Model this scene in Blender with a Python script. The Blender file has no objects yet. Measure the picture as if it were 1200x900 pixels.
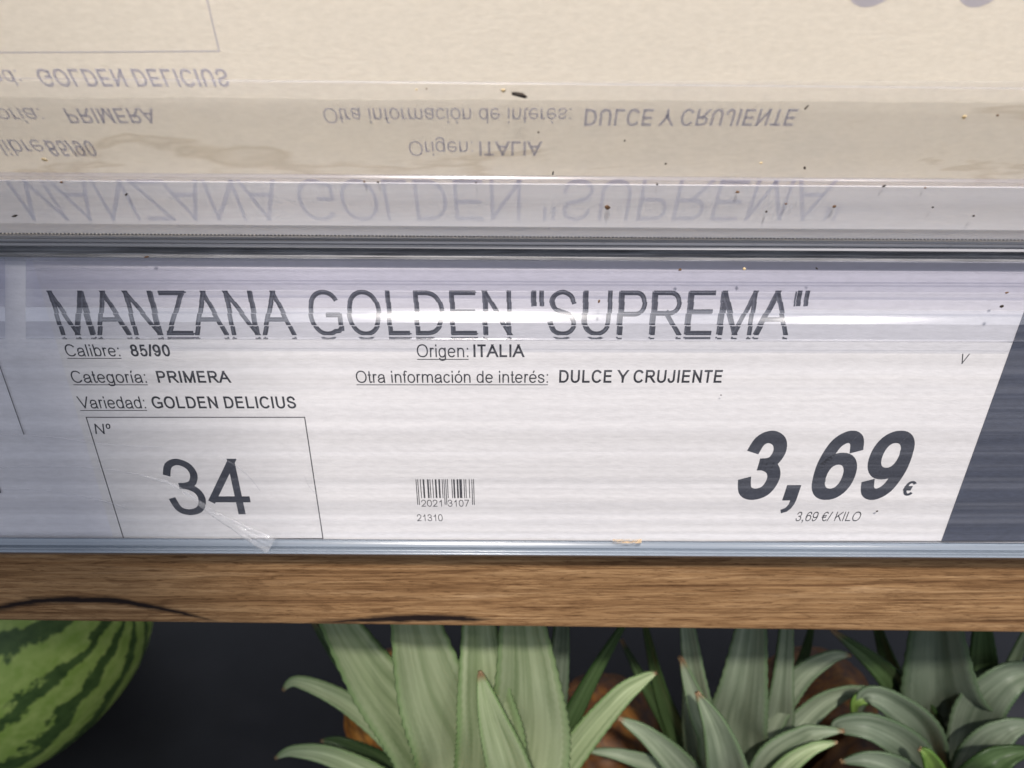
import bpy, bmesh, math, random
from mathutils import Vector, Matrix, noise

S = bpy.context.scene
COL = S.collection
R = math.radians
random.seed(7)

# ------------------------------------------------------------------ camera
FPX = 900.0                      # focal length in pixels of a 1200 x 900 frame
PITCH = R(40.0)                  # looking down at the shelf edge
FWD = Vector((0, math.cos(PITCH), -math.sin(PITCH)))
UPV = Vector((0, math.sin(PITCH), math.cos(PITCH)))
RGT = Vector((1, 0, 0))
HINGE = Vector((0, 0, 1.0))      # the fold of the holder, in the world


def ray(px, py):
    return FWD + RGT * ((px - 600) / FPX) - UPV * ((py - 450) / FPX)


CAM = HINGE - ray(600, 292) * 0.159

cam_d = bpy.data.cameras.new("camera")
cam_d.sensor_width = 36
cam_d.lens = 27
cam_d.clip_start = 0.01
cam_d.clip_end = 100
cam_d.dof.use_dof = True
cam_d.dof.focus_distance = 0.176
cam_d.dof.aperture_fstop = 20
cam = bpy.data.objects.new("camera", cam_d)
COL.objects.link(cam)
cam.location = CAM
cam.rotation_euler = (math.pi / 2 - PITCH, 0, 0)
S.camera = cam

S.render.engine = 'CYCLES'
S.cycles.use_denoising = True
S.cycles.max_bounces = 10
S.cycles.transparent_max_bounces = 16
S.cycles.caustics_reflective = False
S.cycles.caustics_refractive = False
S.view_settings.view_transform = 'Standard'
S.view_settings.look = 'None'
S.view_settings.exposure = 0
S.view_settings.gamma = 1

# ------------------------------------------------------------------ light of the shop
W = bpy.data.worlds.new("World")
S.world = W
W.use_nodes = True
wn = W.node_tree
wn.nodes.clear()
w_out = wn.nodes.new('ShaderNodeOutputWorld')
w_bg = wn.nodes.new('ShaderNodeBackground')
w_tc = wn.nodes.new('ShaderNodeTexCoord')
w_sep = wn.nodes.new('ShaderNodeSeparateXYZ')
w_map = wn.nodes.new('ShaderNodeMapRange')
w_map.inputs['From Min'].default_value = -1
w_map.inputs['From Max'].default_value = 1
w_ramp = wn.nodes.new('ShaderNodeValToRGB')
w_ramp.color_ramp.elements[0].position = 0.25
w_ramp.color_ramp.elements[0].color = (0.07, 0.073, 0.085, 1)
w_ramp.color_ramp.elements[1].position = 0.9
w_ramp.color_ramp.elements[1].color = (0.95, 1.0, 1.15, 1)
e = w_ramp.color_ramp.elements.new(0.52)
e.color = (0.40, 0.42, 0.48, 1)
wn.links.new(w_tc.outputs['Generated'], w_sep.inputs[0])
wn.links.new(w_sep.outputs['Z'], w_map.inputs['Value'])
wn.links.new(w_map.outputs[0], w_ramp.inputs[0])
wn.links.new(w_ramp.outputs[0], w_bg.inputs['Color'])
w_bg.inputs['Strength'].default_value = 0.76
wn.links.new(w_bg.outputs[0], w_out.inputs['Surface'])


def spot(name, loc, target, power, colour, half, blend, radius):
    l = bpy.data.lights.new(name, 'SPOT')
    l.energy = power
    l.color = colour
    l.spot_size = 2 * half
    l.spot_blend = blend
    l.shadow_soft_size = radius
    o = bpy.data.objects.new(name, l)
    COL.objects.link(o)
    o.location = loc
    o.rotation_euler = (Vector(target) - Vector(loc)).to_track_quat('-Z', 'Y').to_euler()
    return o


def area(name, loc, target, power, colour, sx, sy):
    l = bpy.data.lights.new(name, 'AREA')
    l.energy = power
    l.color = colour
    l.shape = 'RECTANGLE'
    l.size, l.size_y = sx, sy
    o = bpy.data.objects.new(name, l)
    COL.objects.link(o)
    o.location = loc
    o.rotation_euler = (Vector(target) - Vector(loc)).to_track_quat('-Z', 'Y').to_euler()
    return o


# two ceiling spots behind the photographer, and a backlight added to brighten the flap
KEY_DIR = Vector((-0.045, -math.cos(R(62)), math.sin(R(62))))
KEY = HINGE + KEY_DIR * 1.5
KEY_L = spot("ceiling_spot", KEY, (0.286, 0.0, 0.955), 132, (1.0, 0.92, 0.85), R(13.3), 0.012, 0.035)
SIDE_DIR = Vector((0.48, -math.cos(R(58)), math.sin(R(58))))
SIDE_L = spot("ceiling_spot", HINGE + SIDE_DIR * 1.5, (0.03, 0.0, 0.93), 15, (1.0, 0.93, 0.86), R(30), 0.5, 0.035)
BACK_L = area("added_flap_backlight", (0.0, 0.55, 1.75), (0, 0, 1.08), 23.0, (1.0, 0.945, 0.845), 0.9, 0.3)

# ------------------------------------------------------------------ planes seen through the lens


class Plane:
    """a plane through the hinge line; `down` is its direction below the horizontal"""

    def __init__(self, deg, origin=HINGE):
        a = R(deg)
        self.o = Vector(origin)
        self.down = Vector((0, math.cos(a), -math.sin(a)))
        self.n = Vector((0, -math.sin(a), -math.cos(a)))
        if self.n.y > 0:
            self.n = -self.n

    def at(self, px, py, n=0.0):
        """the point of the plane, n metres proud of it, that lies on this line of sight"""
        r = ray(px, py)
        o = self.o + self.n * n
        t = (o - CAM).dot(self.n) / r.dot(self.n)
        return CAM + r * t

    def sd(self, px, py, n=0.0):
        p = self.at(px, py, n) - self.o
        return p.x, p.dot(self.down)

    def pos(self, s, d, n=0.0):
        return self.o + Vector((s, 0, 0)) + self.down * d + self.n * n


LAB = Plane(101)                 # the label leans back a little
FLAP = Plane(74)                 # the flap above leans towards the viewer

# ------------------------------------------------------------------ materials


def mat(name):
    m = bpy.data.materials.new(name)
    m.use_nodes = True
    nt = m.node_tree
    nt.nodes.clear()
    out = nt.nodes.new('ShaderNodeOutputMaterial')
    return m, nt, out


def node(nt, typ, **kw):
    n = nt.nodes.new(typ)
    for k, v in kw.items():
        setattr(n, k, v)
    return n


def bsdf(nt, out, col, rough=0.5, spec=0.5, **kw):
    b = nt.nodes.new('ShaderNodeBsdfPrincipled')
    b.inputs['Base Color'].default_value = (*col, 1)
    b.inputs['Roughness'].default_value = rough
    b.inputs['Specular IOR Level'].default_value = spec
    for k, v in kw.items():
        b.inputs[k.replace('_', ' ')].default_value = v
    nt.links.new(b.outputs[0], out.inputs['Surface'])
    return b


def noise_tex(nt, scale3, detail=3, rough=0.5, coord='Object', dist=0.0):
    tc = nt.nodes.new('ShaderNodeTexCoord')
    mp = nt.nodes.new('ShaderNodeMapping')
    mp.inputs['Scale'].default_value = scale3
    tx = nt.nodes.new('ShaderNodeTexNoise')
    tx.inputs['Scale'].default_value = 1
    tx.inputs['Detail'].default_value = detail
    tx.inputs['Roughness'].default_value = rough
    tx.inputs['Distortion'].default_value = dist
    nt.links.new(tc.outputs[coord], mp.inputs['Vector'])
    nt.links.new(mp.outputs[0], tx.inputs['Vector'])
    return tx


def ramp(nt, src, stops):
    r = nt.nodes.new('ShaderNodeValToRGB')
    el = r.color_ramp.elements
    while len(el) < len(stops):
        el.new(0.5)
    for k, (p, c) in enumerate(stops):
        el[k].position = p
        el[k].color = (*c, 1) if len(c) == 3 else c
    nt.links.new(src, r.inputs[0])
    return r


def mix_rgb(nt, fac, a, b, blend='MIX'):
    m = nt.nodes.new('ShaderNodeMix')
    m.data_type = 'RGBA'
    m.blend_type = blend
    for sock, v in ((0, fac), (6, a), (7, b)):
        if isinstance(v, (int, float)):
            m.inputs[sock].default_value = v
        elif isinstance(v, tuple):
            m.inputs[sock].default_value = (*v, 1)
        else:
            nt.links.new(v, m.inputs[sock])
    return m.outputs[2]


def math_n(nt, op, a, b=None, clamp=False):
    m = nt.nodes.new('ShaderNodeMath')
    m.operation = op
    m.use_clamp = clamp
    for k, v in enumerate((a, b)):
        if v is None:
            continue
        if isinstance(v, (int, float)):
            m.inputs[k].default_value = v
        else:
            nt.links.new(v, m.inputs[k])
    return m.outputs[0]


def bump(nt, b, src, strength, dist):
    bp = nt.nodes.new('ShaderNodeBump')
    bp.inputs['Strength'].default_value = strength
    bp.inputs['Distance'].default_value = dist
    nt.links.new(src, bp.inputs['Height'])
    nt.links.new(bp.outputs[0], b.inputs['Normal'])


def paper_mat(name, col, translucent=0.0, tcol=None, fibre=0.05, scale=900):
    m, nt, out = mat(name)
    b = bsdf(nt, out, col, 0.75, 0.2)
    f = noise_tex(nt, (scale * 0.45, scale, scale), 4, 0.6)
    big = noise_tex(nt, (22, 30, 30), 3, 0.5)
    c1 = ramp(nt, f.outputs[0], [(0.3, tuple(v * (1 - fibre) for v in col)), (0.7, tuple(min(1, v * (1 + fibre)) for v in col))])
    c2 = mix_rgb(nt, 0.5, c1.outputs[0], ramp(nt, big.outputs[0], [(0.3, (0.93, 0.93, 0.94)), (0.7, (1, 1, 1))]).outputs[0], 'MULTIPLY')
    nt.links.new(c2, b.inputs['Base Color'])
    bump(nt, b, f.outputs[0], 0.25, 0.0003)
    if translucent:
        t = node(nt, 'ShaderNodeBsdfTranslucent')
        t.inputs[0].default_value = (*tcol, 1)
        mx = node(nt, 'ShaderNodeMixShader')
        mx.inputs[0].default_value = translucent
        nt.links.new(b.outputs[0], mx.inputs[1])
        nt.links.new(t.outputs[0], mx.inputs[2])
        nt.links.new(mx.outputs[0], out.inputs['Surface'])
    return m


def clear_mat(name, haze=0.06, haze_col=(0.8, 0.83, 0.9), rough=0.06, tint=(1, 1, 1), streak=0.0, streak_scale=(2, 500, 500),
              ior=1.45, gloss=1.0, bump_s=0.0, shade=0.0):
    """clear plastic: see-through with a faint milky haze, moulding streaks and a Fresnel gloss"""
    m, nt, out = mat(name)
    tr = node(nt, 'ShaderNodeBsdfTransparent')
    tr.inputs[0].default_value = (*tint, 1)
    if shade:
        t2 = noise_tex(nt, tuple(k * 0.8 for k in streak_scale), 5, 0.7)
        r2 = ramp(nt, t2.outputs[0], [(0.36, tuple(k * (1 - shade) for k in tint)), (0.58, tint)])
        nt.links.new(r2.outputs[0], tr.inputs[0])
    df = node(nt, 'ShaderNodeBsdfDiffuse')
    df.inputs[0].default_value = (*haze_col, 1)
    gl = node(nt, 'ShaderNodeBsdfGlossy')
    gl.inputs['Roughness'].default_value = rough
    gl.inputs[0].default_value = (gloss, gloss, gloss, 1)
    geo = node(nt, 'ShaderNodeNewGeometry')
    dotn = node(nt, 'ShaderNodeVectorMath')
    dotn.operation = 'DOT_PRODUCT'
    nt.links.new(geo.outputs['Incoming'], dotn.inputs[0])
    nt.links.new(geo.outputs['Normal'], dotn.inputs[1])
    f0 = ((ior - 1) / (ior + 1)) ** 2
    inv = math_n(nt, 'SUBTRACT', 1.0, math_n(nt, 'ABSOLUTE', dotn.outputs['Value']), True)
    fres = math_n(nt, 'ADD', math_n(nt, 'MULTIPLY', math_n(nt, 'POWER', inv, 5.0), 1 - f0), f0, True)
    m1 = node(nt, 'ShaderNodeMixShader')
    m2 = node(nt, 'ShaderNodeMixShader')
    m1.inputs[0].default_value = haze
    if streak:
        tx = noise_tex(nt, streak_scale, 4, 0.65)
        rp = ramp(nt, tx.outputs[0], [(0.42, (haze, haze, haze)), (0.72, (haze + streak,) * 3)])
        nt.links.new(rp.outputs[0], m1.inputs[0])
        if bump_s:
            bp = node(nt, 'ShaderNodeBump')
            bp.inputs['Strength'].default_value = bump_s
            bp.inputs['Distance'].default_value = 0.0004
            nt.links.new(tx.outputs[0], bp.inputs['Height'])
            nt.links.new(bp.outputs[0], gl.inputs['Normal'])
    nt.links.new(tr.outputs[0], m1.inputs[1])
    nt.links.new(df.outputs[0], m1.inputs[2])
    nt.links.new(fres, m2.inputs[0])
    nt.links.new(m1.outputs[0], m2.inputs[1])
    nt.links.new(gl.outputs[0], m2.inputs[2])
    nt.links.new(m2.outputs[0], out.inputs['Surface'])
    return m


def ink_mat(name, col, rough=0.6):
    m, nt, out = mat(name)
    b = bsdf(nt, out, col, rough, 0.3)
    tx = noise_tex(nt, (2500, 2500, 2500), 2)
    c = ramp(nt, tx.outputs[0], [(0.3, tuple(v * 0.8 for v in col)), (0.75, tuple(v * 1.35 for v in col))])
    nt.links.new(c.outputs[0], b.inputs['Base Color'])
    return m


M_PAPER = paper_mat("white_paper", (0.765, 0.757, 0.768))
M_BEIGE = paper_mat("thin_paper", (0.82, 0.80, 0.755), 0.45, (0.86, 0.825, 0.765), 0.09, 1500)  # warm tone stands in for light coming through the sheet from behind
M_NEIGH = paper_mat("neighbour_paper", (0.76, 0.76, 0.81))  # bluish tone puts the shade at the left edge into the paper
M_SLATE = paper_mat("slate_print", (0.060, 0.070, 0.102), fibre=0.12)
M_INK = ink_mat("black_ink", (0.022, 0.023, 0.030))
M_HEAD = ink_mat("heading_ink", (0.032, 0.036, 0.052))
M_HEADCORE = ink_mat("refraction_core_ink", (0.085, 0.092, 0.115))  # paler stroke core puts the lip's refraction into the ink colour
M_PRICE = ink_mat("slate_ink", (0.040, 0.045, 0.062))
M_LINE = ink_mat("thin_line_ink", (0.06, 0.06, 0.07))
M_FILM = clear_mat("ribbed_clear_film", 0.012, (0.72, 0.75, 0.84), 0.10, (1, 1, 1), 0.05, (1.1, 560, 560), 1.14, 0.8, 0.12, 0.065)
M_LIP = clear_mat("clear_lip_plastic", 0.03, (0.82, 0.84, 0.94), 0.20, (0.952, 0.952, 0.975), 0.05, (1.5, 900, 900), 1.40, 1.0, 0.05)
M_RIB = clear_mat("clear_rib_plastic", 0.02, (0.86, 0.88, 0.96), 0.15, (0.955, 0.96, 0.98), 0.04, (1.2, 1100, 1100), 1.75, 1.0, 0.05)
M_SHADE = clear_mat("shade_tinted_lip_plastic", 0.03, (0.80, 0.81, 0.94), 0.20, (0.90, 0.90, 0.935), 0.04, (1.5, 900, 900), 1.40, 1.0, 0.05)  # darker tint than M_LIP; both stand in for shading bands on the lip
M_FLAPLIP = clear_mat("milky_clear_plastic", 0.36, (0.94, 0.95, 1.0), 0.12, (0.95, 0.96, 1.0), 0.12, (25, 160, 160), 1.2, 0.8)
M_FLAPSHEET = clear_mat("clear_sheet_plastic", 0.04, (0.75, 0.76, 0.82), 0.15, (1, 1, 1), 0.05, (30, 60, 60), 1.2, 0.7)


def solid_plastic(name, col, rough, scale, amp=0.35):
    m, nt, out = mat(name)
    b = bsdf(nt, out, col, rough, 0.5)
    tx = noise_tex(nt, scale, 4, 0.6)
    c = ramp(nt, tx.outputs[0], [(0.3, tuple(v * (1 - amp) for v in col)), (0.7, tuple(v * (1 + amp) for v in col))])
    nt.links.new(c.outputs[0], b.inputs['Base Color'])
    return m


M_RAIL = solid_plastic("grey_rail_plastic", (0.44, 0.445, 0.47), 0.32, (3, 1400, 1400))
M_GROOVE = solid_plastic("dark_groove_plastic", (0.21, 0.215, 0.23), 0.4, (60, 1500, 1500), 0.6)
M_TOOTH = solid_plastic("tooth_plastic", (0.09, 0.092, 0.10), 0.35, (300, 300, 300), 0.3)
M_CHANNEL = solid_plastic("channel_plastic", (0.20, 0.235, 0.28), 0.22, (4, 900, 900), 0.2)
M_BACK = solid_plastic("holder_back_plastic", (0.60, 0.62, 0.68), 0.4, (4, 100, 100), 0.08)

# ------------------------------------------------------------------ objects


def tag(o, label=None, cat=None, group=None, kind=None):
    if label:
        o['label'] = label
    if cat:
        o['category'] = cat
    if group:
        o['group'] = group
    if kind:
        o['kind'] = kind
    return o


def thing(name, label, cat, loc, group=None):
    o = bpy.data.objects.new(name, None)
    o.empty_display_size = 0.02
    COL.objects.link(o)
    o.location = loc
    return tag(o, label, cat, group)


def link(name, verts, faces, material, parent=None, smooth=False, uvs=None):
    """one mesh object; its origin lies at the middle of its points, or on its parent's"""
    org = Vector(parent['_loc']) if parent and '_loc' in parent else (sum((Vector(v) for v in verts), Vector()) / max(1, len(verts)))
    me = bpy.data.meshes.new(name)
    me.from_pydata([tuple(Vector(v) - org) for v in verts], [], faces)
    if uvs:
        ul = me.uv_layers.new(name="UVMap")
        for lp in me.loops:
            ul.data[lp.index].uv = uvs[lp.vertex_index]
    if smooth:
        me.polygons.foreach_set('use_smooth', [True] * len(me.polygons))
    me.materials.append(material)
    me.update()
    o = bpy.data.objects.new(name, me)
    COL.objects.link(o)
    if parent:
        o.parent = parent
        o.location = org - world_loc(parent)
    else:
        o.location = org
    return o


def world_loc(o):
    v = Vector(o.location)
    while o.parent:
        o = o.parent
        v += Vector(o.location)
    return v


def sheet(name, plane, corners, n, thick, material, parent, nx=1, ny=1, wob=0.0):
    """a thin slab between four picture corners (tl, tr, br, bl) of a plane"""
    P = [plane.at(x, y, n) for x, y in corners]
    v, f = [], []
    for j in range(ny + 1):
        for i in range(nx + 1):
            a, b = i / nx, j / ny
            p = (P[0] * (1 - a) + P[1] * a) * (1 - b) + (P[3] * (1 - a) + P[2] * a) * b
            if wob:
                p = p + plane.n * (wob * noise.noise(p * 45))
            v.append(p)
    N = len(v)
    v += [p - plane.n * thick for p in v]
    w = nx + 1
    for j in range(ny):
        for i in range(nx):
            q = (j * w + i, j * w + i + 1, (j + 1) * w + i + 1, (j + 1) * w + i)
            f.append(q[::-1])
            f.append(tuple(N + k for k in q))
    rim = [i for i in range(w)] + [j * w + nx for j in range(1, ny + 1)] + [ny * w + i for i in range(nx - 1, -1, -1)] + [j * w for j in range(ny - 1, 0, -1)]
    for k in range(len(rim)):
        a, b = rim[k], rim[(k + 1) % len(rim)]
        f.append((a, b, N + b, N + a))
    return link(name, v, f, material, parent)


def sweep(name, plane, prof, material, parent, xl=-200, xr=1400, slope=0.0, closed=False, smooth=True, nseg=1, thick=0.0):
    """a profile of (picture row, metres proud) swept along the shelf edge; thick > 0 gives it a back face"""
    pr = list(prof)
    if thick:
        pr = pr + [(y, n - thick) for y, n in reversed(prof)]
        closed = True
    v, f = [], []
    for k in range(nseg + 1):
        x = xl + (xr - xl) * k / nseg
        for y, n in pr:
            v.append(plane.at(x, y + slope * (x - 600), n))
    m = len(pr)
    for k in range(nseg):
        for i in range(m if closed else m - 1):
            a, b = k * m + i, k * m + (i + 1) % m
            f.append((a, b, m + b, m + a))
    if closed:
        f.append(tuple(range(m)))
        f.append(tuple(nseg * m + i for i in reversed(range(m))))
    o = link(name, v, f, material, parent, smooth)
    if smooth:
        o.data.set_sharp_from_angle(angle=R(38))
    return o


def arc_prof(y0, y1, n0, bulge, k=10):
    """a rounded rib between two picture rows"""
    return [(y0 + (y1 - y0) * (1 - math.cos(math.pi * i / k)) / 2, n0 + bulge * math.sin(math.pi * i / k)) for i in range(k + 1)]


def quarter(y0, y1, n0, n1, a0=65, a1=0, k=12):
    """a rounded shoulder: its face turns from a0 degrees upward to a1 while the row runs from y0 to y1"""
    out = []
    sa, sb, ca, cb = math.sin(R(a0)), math.sin(R(a1)), math.cos(R(a0)), math.cos(R(a1))
    for i in range(k + 1):
        a = R(a0 + (a1 - a0) * i / k)
        out.append((y1 - (y1 - y0) * (math.sin(a) - sb) / (sa - sb), n0 + (n1 - n0) * (math.cos(a) - ca) / (cb - ca)))
    return out


# ------------------------------------------------------------------ lettering drawn with a broad pen
CAPH, XH, ASC = 1466, 1062, 1466


def arc(cx, cy, rx, ry, a0, a1, k=18, p=2.2):
    out = []
    for i in range(k + 1):
        a = R(a0 + (a1 - a0) * i / k)
        c, s = math.cos(a), math.sin(a)
        out.append((cx + rx * math.copysign(abs(c) ** (2 / p), c), cy + ry * math.copysign(abs(s) ** (2 / p), s)))
    return out


def spl(pts, k=6):
    out = []
    n = len(pts)
    for i in range(n - 1):
        p0 = pts[max(0, i - 1)]
        p1, p2 = pts[i], pts[i + 1]
        p3 = pts[min(n - 1, i + 2)]
        for j in range(k):
            t = j / k
            out.append(tuple(0.5 * (2 * p1[q] + (p2[q] - p0[q]) * t + (2 * p0[q] - 5 * p1[q] + 4 * p2[q] - p3[q]) * t * t
                                    + (3 * p1[q] - p0[q] - 3 * p2[q] + p3[q]) * t ** 3) for q in (0, 1)))
    out.append(pts[-1])
    return out


def ell(cx=.5, cy=.5, rx=.5, ry=.5):
    return ('o', arc(cx, cy, rx, ry, 0, 360, 40))


def ln(*p):                       # straight stroke with square ends
    return ('s', list(p))


def bt(p):                        # stroke with cut ends
    return ('b', p)


STEM = ln((0, 0), (0, 1))
COMMA = ('p', [(0, 1), (1, 1), (1, .50), (.96, .33), (.82, .17), (.60, .06), (.22, 0), (.10, .12), (.42, .20), (.56, .33), (.58, .46), (0, .46)])
S_PTS = [(.95, .71), (.84, .90), (.5, 1), (.17, .93), (.05, .755), (.17, .59), (.5, .515), (.85, .42), (1, .24), (.84, .06), (.5, 0), (.15, .07), (0, .30)]
XA = XH / ASC
G = {  # advance (regular), advance (bold), left, ink width, base, height, strokes
    'A': (1366, 1479, 0, 1366, 0, CAPH, [ln((0, 0), (.5, 1)), ln((1, 0), (.5, 1)), bt([(.16, .34), (.84, .34)])]),
    'C': (1479, 1479, 100, 1310, -24, 1515, [bt(arc(.52, .5, .52, .5, 33, 327, 26))]),
    'D': (1479, 1479, 160, 1220, 0, CAPH, [STEM, bt([(0, 1), (.40, 1)] + arc(.40, .5, .60, .5, 88, -88, 18) + [(.40, 0), (0, 0)])]),
    'E': (1366, 1366, 160, 1100, 0, CAPH, [STEM, bt([(0, 1), (1.06, 1)]), bt([(0, .53), (1, .53)]), bt([(0, 0), (1.08, 0)])]),
    'G': (1593, 1593, 100, 1390, -24, 1515, [bt(arc(.5, .5, .5, .5, 35, 300, 26) + [(.9, .07), (1, .15)]), ln((1, .13), (1, .43)), bt([(1, .45), (.52, .45)])]),
    'I': (569, 569, 185, 200, 0, CAPH, [ln((.5, 0), (.5, 1))]),
    'J': (1024, 1139, 50, 800, -24, 1490, [('e', [(1, 1), (1, .35)] + arc(.5, .28, .5, .28, 0, -180, 14) + [(0, .33)])]),
    'K': (1366, 1479, 150, 1200, 0, CAPH, [STEM, ln((0, .33), (.94, 1)), ln((.36, .60), (1, 0))]),
    'L': (1139, 1251, 150, 920, 0, CAPH, [STEM, bt([(0, 0), (1.1, 0)])]),
    'M': (1706, 1706, 150, 1410, 0, CAPH, [STEM, ln((0, 1), (.5, 0)), ln((.5, 0), (1, 1)), ln((1, 1), (1, 0))]),
    'N': (1479, 1479, 156, 1160, 0, CAPH, [STEM, ln((0, 1), (1, 0)), ln((1, 0), (1, 1))]),
    'O': (1593, 1593, 100, 1400, -24, 1515, [ell()]),
    'P': (1366, 1366, 158, 1110, 0, CAPH, [STEM, bt([(0, 1), (.6, 1)] + arc(.62, .735, .38, .265, 88, -88, 14) + [(.6, .47), (0, .47)])]),
    'R': (1479, 1479, 160, 1250, 0, CAPH, [STEM, bt([(0, 1), (.56, 1)] + arc(.56, .745, .36, .255, 88, -88, 14) + [(.5, .49), (0, .49)]), ln((.52, .46), (1, 0))]),
    'S': (1366, 1366, 90, 1170, -24, 1515, [bt(spl(S_PTS))]),
    'T': (1251, 1251, 40, 1170, 0, CAPH, [bt([(-.08, 1), (1.08, 1)]), ln((.5, 0), (.5, 1))]),
    'U': (1479, 1479, 155, 1170, -24, 1490, [('c', [(0, 1), (0, .40)] + arc(.5, .36, .5, .36, 180, 360, 18) + [(1, .40), (1, 1)])]),
    'V': (1366, 1366, 0, 1366, 0, CAPH, [ln((0, 1), (.5, 0)), ln((1, 1), (.5, 0))]),
    'Y': (1366, 1366, 0, 1366, 0, CAPH, [ln((0, 1), (.5, .42)), ln((1, 1), (.5, .42)), ln((.5, .42), (.5, 0))]),
    'Z': (1251, 1251, 50, 1150, 0, CAPH, [bt([(-.04, 1), (1.04, 1)]), ln((.94, 1), (.04, 0)), bt([(-.08, 0), (1.08, 0)])]),
    'a': (1139, 1139, 75, 980, -24, 1100, [('c', spl([(.06, .68), (.18, .91), (.5, 1), (.82, .93), (.92, .70)]) + [(.92, .25), (.97, .0)]),
                                          bt(spl([(.92, .60), (.55, .53), (.16, .44), (0, .24), (.12, .06), (.38, 0), (.68, .06), (.9, .24)]))]),
    'b': (1139, 1251, 134, 925, 0, ASC, [STEM, ell(.5, XA / 2 - .01, .5, XA / 2 + .01)]),
    'c': (1024, 1139, 80, 900, -24, 1110, [bt(arc(.52, .5, .52, .5, 32, 328, 22))]),
    'd': (1139, 1251, 70, 925, 0, ASC, [ln((1, 0), (1, 1)), ell(.5, XA / 2 - .01, .5, XA / 2 + .01)]),
    'e': (1139, 1139, 75, 985, -24, 1110, [bt([(0, .52), (.98, .52)]), bt(arc(.5, .5, .5, .5, 2, 325, 28))]),
    'f': (569, 682, 20, 560, 0, 1490, [('c', [(.42, 0), (.42, .74)] + spl([(.42, .78), (.52, .95), (.78, 1), (1.0, .985)])), bt([(-.1, .665), (1, .665)])]),
    'g': (1139, 1251, 66, 925, -431, 1517, [ell(.5, .64, .5, .36), bt([(1, 1.06)] + [(1, .25)] + spl([(1, .24), (.9, .06), (.5, 0), (.15, .05), (.03, .20)]))]),
    'i': (455, 569, 136, 182, 0, ASC, [ln((.5, 0), (.5, XA - .06)), ln((.5, .95), (.5, 1))]),
    'l': (455, 569, 131, 182, 0, ASC, [ln((.5, 0), (.5, 1))]),
    'm': (1706, 1821, 135, 1440, 0, 1086, [STEM, ('c', spl([(0, .62), (.09, .9), (.27, 1), (.44, .92), (.5, .66)]) + [(.5, 0)]),
                                          ('c', spl([(.5, .62), (.59, .9), (.77, 1), (.94, .92), (1, .66)]) + [(1, 0)])]),
    'n': (1139, 1251, 135, 865, 0, 1086, [STEM, ('c', spl([(0, .60), (.18, .92), (.52, 1), (.88, .9), (1, .62)]) + [(1, 0)])]),
    'o': (1139, 1251, 68, 1000, -24, 1110, [ell()]),
    'r': (682, 797, 133, 545, 0, 1086, [STEM, bt(spl([(0, .52), (.22, .88), (.6, 1), (1.1, .93)]))]),
    's': (1024, 1139, 63, 890, -24, 1110, [bt(spl(S_PTS))]),
    't': (569, 682, 36, 520, -14, 1430, [('c', [(.42, 1), (.42, .22)] + spl([(.42, .18), (.55, .02), (.8, 0), (1.05, .02)])), bt([(-.15, .70), (1, .70)])]),
    'v': (1024, 1139, 25, 975, 0, XH, [ln((0, 1), (.5, 0)), ln((1, 1), (.5, 0))]),
    '0': (1139, 1139, 85, 970, -24, 1490, [ell()]),
    '1': (1139, 1139, 220, 540, 0, CAPH, [ln((1, 0), (1, 1)), bt([(1, .97), (.62, .80), (0, .66)])]),
    '2': (1139, 1139, 60, 980, 0, CAPH, [bt(spl([(.05, .68), (.16, .91), (.5, 1), (.86, .92), (.98, .72), (.86, .48), (.42, .2), (.12, 0)])), bt([(-.06, 0), (1.06, 0)])]),
    '3': (1139, 1139, 86, 960, -24, 1490, [bt(spl([(.02, .735), (.16, .93), (.47, 1), (.80, .92), (.92, .755), (.80, .59), (.55, .535), (.34, .53)])),
                                          bt(spl([(.34, .53), (.58, .525), (.88, .44), (1, .27), (.85, .07), (.48, 0), (.15, .07), (0, .29)]))]),
    '4': (1139, 1139, 26, 1040, 0, CAPH, [ln((.76, 0), (.76, 1)), ('s', [(.76, 1), (0, .28)]), bt([(-.06, .25), (1.1, .25)])]),
    '5': (1139, 1139, 85, 970, -24, 1466, [bt([(.93, 1), (.2, 1), (.07, .48)] + spl([(.2, .58), (.5, .64), (.85, .56), (1, .32), (.84, .07), (.48, 0), (.15, .06), (0, .27)]))]),
    '6': (1139, 1139, 76, 980, -24, 1490, [ell(.52, .315, .48, .315), bt(spl([(.95, .75), (.82, .94), (.53, 1), (.2, .88), (.03, .60), (.02, .36), (.08, .2)]))]),
    '7': (1139, 1139, 96, 940, 0, CAPH, [bt([(-.06, 1), (1, 1)]), ln((1, 1), (.3, 0))]),
    '8': (1139, 1139, 80, 975, -24, 1490, [ell(.5, .76, .42, .24), ell(.5, .27, .5, .27)]),
    '9': (1139, 1139, 76, 980, -24, 1490, [ell(.48, .685, .48, .315), bt(spl([(.05, .25), (.18, .06), (.47, 0), (.80, .12), (.97, .40), (.98, .64), (.92, .8)]))]),
    '"': (727, 971, 110, 500, 950, 516, [ln((0, 0), (0, 1)), ln((1, 0), (1, 1))]),
    ',': (569, 569, 160, 215, -300, 500, [COMMA]),
    '/': (569, 569, 0, 569, 0, CAPH, [ln((0, 0), (1, 1))]),
    ':': (569, 682, 185, 200, 0, XH, [ln((.5, 0), (.5, .03)), ln((.5, .97), (.5, 1))]),
    '€': (1139, 1139, 20, 1080, -24, 1490, [bt(arc(.62, .5, .45, .5, 40, 320, 24)), bt([(-.02, .60), (.82, .60)]), bt([(-.06, .42), (.78, .42)])]),
    'º': (748, 748, 60, 600, 720, 770, [ell()]),
    '.': (569, 569, 185, 200, 0, 200, [ln((.5, .45), (.5, .55))]),
}
ACC = {'í': 'i', 'ó': 'o', 'é': 'e'}


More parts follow.
